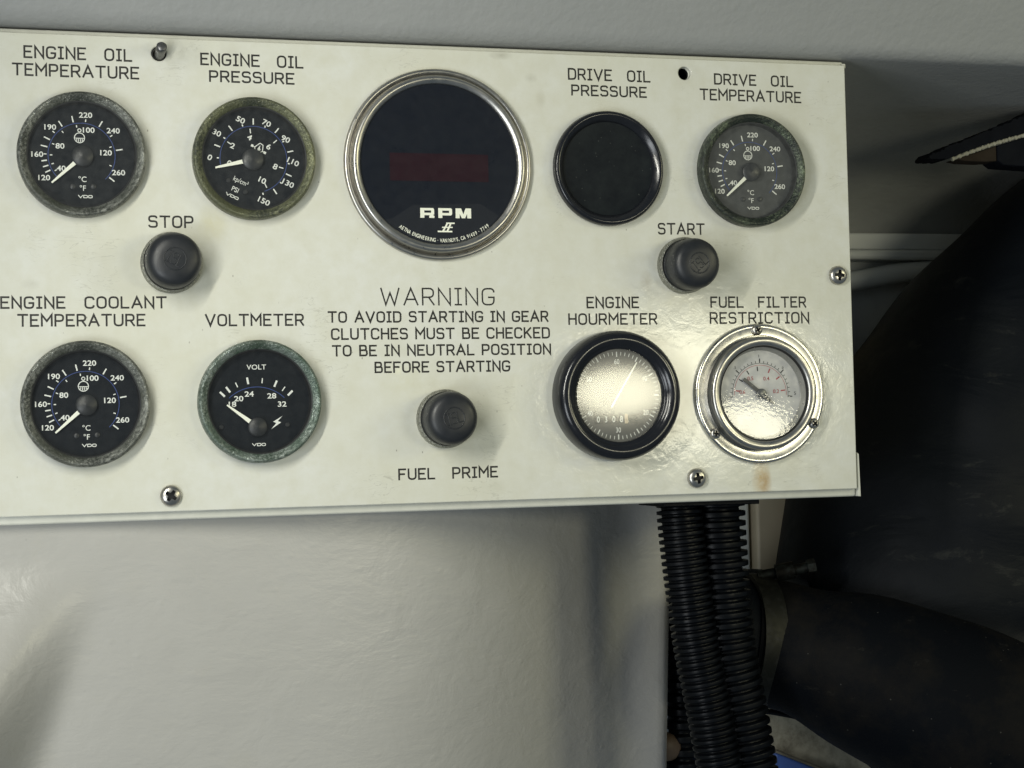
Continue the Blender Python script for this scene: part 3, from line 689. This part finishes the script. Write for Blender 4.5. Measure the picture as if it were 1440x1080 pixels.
# ------------------------------------------------------------------ conduits and hoses on the right
CONDUIT = simple('black_conduit_plastic', (.0028, .0036, .005), .36, 0, .5, 120, .08, 600, .2, spec=.13)
def conduit(path, r, period, label, depth=.17, seedp=0.0):
    pts = spline(path, 900); d = 0; rad = []
    for i, p in enumerate(pts):
        if i: d += (p-pts[i-1]).length
        ph = (d/period+seedp) % 1; u = abs(ph-.5)*2          # 0 at rib centre, 1 in the groove
        rad.append(r*(1-depth*sm(.45, .72, u))*(1-.02*u*u))
    m = MB(); m.sweep(pts, rad, 36)
    return tag(m.build('corrugated_conduit', CONDUIT, ang=70), label, 'conduit', 'corrugated cable conduits below the panel')
conduit([(104, -66, -44), (104.5, -85, -43), (107, -115, -42), (111, -150, -41), (118, -190, -40), (126, -245, -38)], 12.6, 3.9, 'front ribbed black cable conduit hanging beside the white bulkhead edge', .2)
conduit([(129, -66, -53), (129.5, -90, -53), (131, -120, -53), (133.5, -155, -52), (139, -190, -51), (147, -245, -49)], 16.8, 5.6, 'ribbed black cable conduit hanging right of the front one and nearest the big black hoses', .2, .4)
conduit([(149, -66, -170), (150, -110, -170), (150, -133, -170), (151, -190, -170), (152, -275, -170)], 12.5, 8.4, 'coarse ribbed black cable conduit half hidden behind the front one', .30)
m = MB(); m.box(90.5, 146, -72.2, -69.0, -72, -30); tag(m.build('conduit_clamp', CONDUIT, bevel=.6), 'flat black conduit clamp under the panel edge above the ribbed conduits', 'clamp')

n = NT('black_rubber_hose'); du = n.ramp(n.noise(11, 6, .65), [(.45, 0), (.75, 1)])
c = n.mix(du, (.0022, .0036, .0062), (.0055, .0072, .0085)); sc = n.ramp(n.noise(24, 7, .75, n.co((1, 1, 3)), .6), [(.60, 0), (.72, .7)]); c = n.mix(sc, c, (.03, .031, .028))
HOSE = n.set(c, n.ramp(n.noise(20, 4), [(.3, .5), (.7, .68)]), 0, n.bump(n.noise(900, 2, .5), .3, .3, n.bump(n.noise(16, 4, .5, n.co((1, 1, 2.2), (0, .3, 0)), .5), .5, 5)), **{'Specular IOR Level': .18})
n = NT('dusty_rubber_hose'); d1 = n.ramp(n.noise(15, 6, .7, n.co((1, 1, 1), (.2, .1, 0))), [(.46, 0), (.72, 1)])
c = n.mix(d1, (.0022, .0030, .0045), (.011, .0095, .0075)); c = n.mix(n.ramp(n.noise(60, 7, .75, n.co((1, 1, 2.5), (0, .4, .2))), [(.62, 0), (.72, .6)]), c, (.022, .021, .018)); c = n.mix(n.ramp(n.voro(120), [(.03, .7), (.06, 0)]), c, (.06, .06, .055))
HOSEB = n.set(c, .62, 0, n.bump(n.noise(1000, 2, .5), .3, .25, n.bump(n.noise(26, 5, .6), .35, 2.5)), **{'Specular IOR Level': .07})
# big elbow: comes in from the right, bends down
ex, ey, ez = 385, -20, -150
eh = thing('elbow_hose', (ex, ey, ez), 'huge black rubber elbow hose bending down at the right behind the panel', 'hose', 'black rubber hoses')
pe = spline([(680-ex, 150-ey, 0), (560-ex, 108-ey, 0), (456-ex, 48-ey, 0), (385-ex, -10-ey, 0), (345-ex, -60-ey, 0), (323-ex, -105-ey, 0), (318-ex, -150-ey, 0), (321-ex, -172-ey, 0)], 100)
m = MB(); m.sweep(pe, [100+1.0*math.sin(i*.5) for i in range(len(pe))], 80, wob=lambda i, a: 1+.01*math.sin(a*3+i*.1)); m.build('hose_body', HOSE, eh, ang=80)
# lower hose with clamp
lh = thing('lower_hose', (164, -154, -100), 'black rubber hose with a metal band clamp running down to the lower right corner', 'hose', 'black rubber hoses')
pth = spline([(0, 0, 0), (12, -2, 2), (36, -9, 12), (74, -25, 34), (130, -55, 58), (200, -100, 70), (280, -152, 74)], 70)
m = MB(); m.sweep(pth, [37.0+7*sm(16, 34, i)+17*sm(18, 66, i)+.5*math.sin(i*.5) for i in range(len(pth))], 64, wob=lambda i, a: 1+.012*math.sin(2*a+i*.2)); m.build('hose_body', HOSEB, lh, ang=60)
m = MB(); d = Vector((1, -.12, .02)).normalized(); b0 = Vector((5, -1, 0)); prf = [(-7.5, 37.0), (-7.2, 39.2), (6.2, 39.6), (6.5, 37.5)]
m.sweep([b0+d*q for q, r in prf], [r for q, r in prf], 64, caps=False); cl = m.build('band_clamp', metal('dull_clamp_steel', (.032, .032, .027), .5, (.014, .014, .011), .5, .2), lh, ang=40)
m = MB(); m.sweep([b0+Vector((2, 38, 8)), b0+Vector((30, 42.6, 17.2))], [3.2, 3.2], 20); m.sweep([b0+Vector((29.5, 42.5, 17)), b0+Vector((34, 43.3, 18.4))], [4.6, 4.6], 6); m.sweep([b0+Vector((12, 39.5, 11)), b0+Vector((22, 41.2, 14.5))], [5.2, 5.2], 20); m.build('clamp_screw', metal('dull_screw_steel', (.018, .017, .015), .5, (.008, .012, .01), .45), cl, ang=40)
m = MB(); m.sweep([(-16, 2, -1), (-8, 1, -1), (1, 0, 0)], [33, 35, 36], 48); m.build('pipe_stub', HOSE, lh)
# rounded rubber bend above the clamp
pc = spline([(150, -150, -128), (160, -134, -128), (176, -126, -128), (194, -127, -128), (215, -133, -128)], 20)
m = MB(); m.sweep(pc, [10]*len(pc), 32); tag(m.build('hose_bend', HOSE, ang=80), 'small black curved rubber bend above the band clamp', 'hose')

# ------------------------------------------------------------------ structure pieces seen in the gaps
BEIGE = simple('beige_painted_post', (.52, .45, .32), .5, 0, .12, 40, .2, 200, .4)
GREYP = simple('grey_painted_edge', (.5, .53, .52), .5, 0, .1, 60)
m = MB(); m.box(219, 290, -330, 60, -268, -200); tag(m.build('post', BEIGE, bevel=2), 'beige painted post seen between the ribbed conduits and the elbow hose', 'post')
m = MB(); m.box(190, 216.5, -330, 60, -268, -206); tag(m.build('edge_trim', GREYP, bevel=2), 'pale grey upright trim strip left of the beige post', 'trim')
n = NT('dirty_cream_paint'); c = n.mix(n.ramp(n.noise(60, 6, .7), [(.45, 0), (.7, 1)]), (.50, .46, .34), (.12, .10, .065)); c = n.mix(n.ramp(n.noise(25, 3), [(.4, 0), (.65, .5)]), c, (.30, .28, .21))
DIRTY = n.set(c, .55, 0, n.bump(n.noise(90, 5), .3, 1))
def slab(name, p0, p1, hgt, dep, m_, label, cat, zz):
    d = Vector((p1[0]-p0[0], p1[1]-p0[1])); d.normalize(); nn = Vector((-d.y, d.x))*hgt
    q = [p0, p1, (p1[0]+nn.x, p1[1]+nn.y), (p0[0]+nn.x, p0[1]+nn.y)]
    m = MB(); m.prism(q, zz-dep, zz); return tag(m.build(name, m_, bevel=1.5), label, cat)
slab('frame_beam', (150, -206), (420, -324), 70, 20, DIRTY, 'dirty cream painted beam sloping down under the lower black hose', 'beam', -150)
slab('blue_rail', (192, -250), (400, -339), 22, 30, simple('blue_paint', (.06, .12, .36), .45, 0, .15, 60), 'blue painted rail below the dirty cream beam at the bottom of the picture', 'rail', -138)
cab = spline([(160, -186, -128), (178, -199, -126), (196, -203, -125), (216, -209, -124), (240, -224, -124), (262, -243, -124)], 40)
m = MB(); m.sweep(cab, [1.7]*len(cab), 12); tag(m.build('cable', CONDUIT), 'thin black cable sagging under the lower hose', 'cable')
# wall ledge of stacked boards behind the panel
LEDGE = simple('grey_ledge_paint', (.66, .68, .68), .4, 0, .1, 30, .15, 120, .6)
wl = thing('wall_ledge', (330, 95, -250), 'grey painted wall ledge of two stacked boards right of the panel', 'ledge')
m = MB(); m.box(-140, 260, -2.6, 9.0, 0, 12); m.build('board', LEDGE, wl, bevel=1.2)
m = MB(); m.box(-140, 260, -10.2, -3.4, 0, 20); m.build('board', LEDGE, wl, bevel=2.2)
pp = spline([(190, 62, -236), (300, 69, -236), (350, 76, -236), (420, 80, -236)], 40)
m = MB(); m.sweep(pp, [7]*len(pp), 28); tag(m.build('grey_pipe', LEDGE), 'grey painted pipe under the wall ledge beside the elbow hose', 'pipe')
# torn strip of insulation with a pale rope edge
ins = thing('torn_insulation', (300, 135, -90), 'torn black insulation strip with a pale rope edge poking in from the right', 'insulation')
INS = simple('black_insulation', (.005, .006, .009), .75, 0, .5, 90, .6, 160, 1.5, spec=.08)
top_ = [(-11.5, -3.2), (-9.5, -1.6), (-6, -1.0), (0, 2.2), (8, 5.2), (18, 9.0), (30, 13.2), (42, 18.0), (56, 24), (80, 34)]
bot_ = [(80, 21), (56, 13), (42, 9.3), (30, 5.8), (18, 1.8), (8, -2.0), (2, -4.4), (-6, -5.0), (-9.5, -5.0), (-11.3, -4.8)]
def fray(pts, amp, k=9):
    r_ = random.Random(3); out = []
    for (a, b), (c_, d_) in zip(pts, pts[1:]):
        for q in range(k): out.append((a+(c_-a)*q/k, b+(d_-b)*q/k+r_.uniform(-amp, amp)*(1 if q else .3)))
    return out+[pts[-1]]
m = MB(); m.prism((fray(top_, .75)+fray(bot_, .35, 4))[::-1], -14, 4); m.build('black_strip', INS, ins, False)
rp = spline([(4, -4.6, 3), (18, .4, 3), (30, 4.4, 3), (42, 8.0, 3), (56, 11.8, 3), (80, 19.5, 3)], 200)
m = MB(); m.sweep(rp, [1.15*(1+.16*math.sin(i*.9)) for i in range(len(rp))], 12, wob=lambda i, a: 1+.15*math.sin(2*a+i*.5)); m.build('rope_edge', simple('dirty_rope', (.30, .29, .23), .8, 0, .3, 300), ins)
m = MB(); m.prism([(8, -4.2), (20, -.4), (32, 3.4), (36, 4.6), (36, -4.8), (28, -5.4), (14, -5.2)][::-1], -12, 1.4); m.build('brown_lining', simple('brown_lining', (.030, .023, .017), .85, 0, .4, 120, .4, 200, 1, spec=.1), ins, bevel=.6)
m = MB(); m.prism([(36.2, 4.6), (60, 11.5), (80, 18), (80, -9), (60, -8), (40, -7.2), (36.2, -4.6)][::-1], -16, 2.2); m.build('dark_lining', INS, ins, bevel=.8)
# rounded tan pipe end peeping past the bulkhead edge
m = MB(); m.lathe([(8.5, -30), (8.5, 2), (7.8, 5), (6, 7.2), (3, 8.3), (.3, 8.6)], 40)
o = m.build('pipe_end', simple('tan_plastic', (.15, .105, .07), .5, 0, .1, 60), ang=60); o.location = V(139, -226, -166); tag(o, 'rounded tan pipe end peeping out behind the lower edge of the white bulkhead', 'pipe')
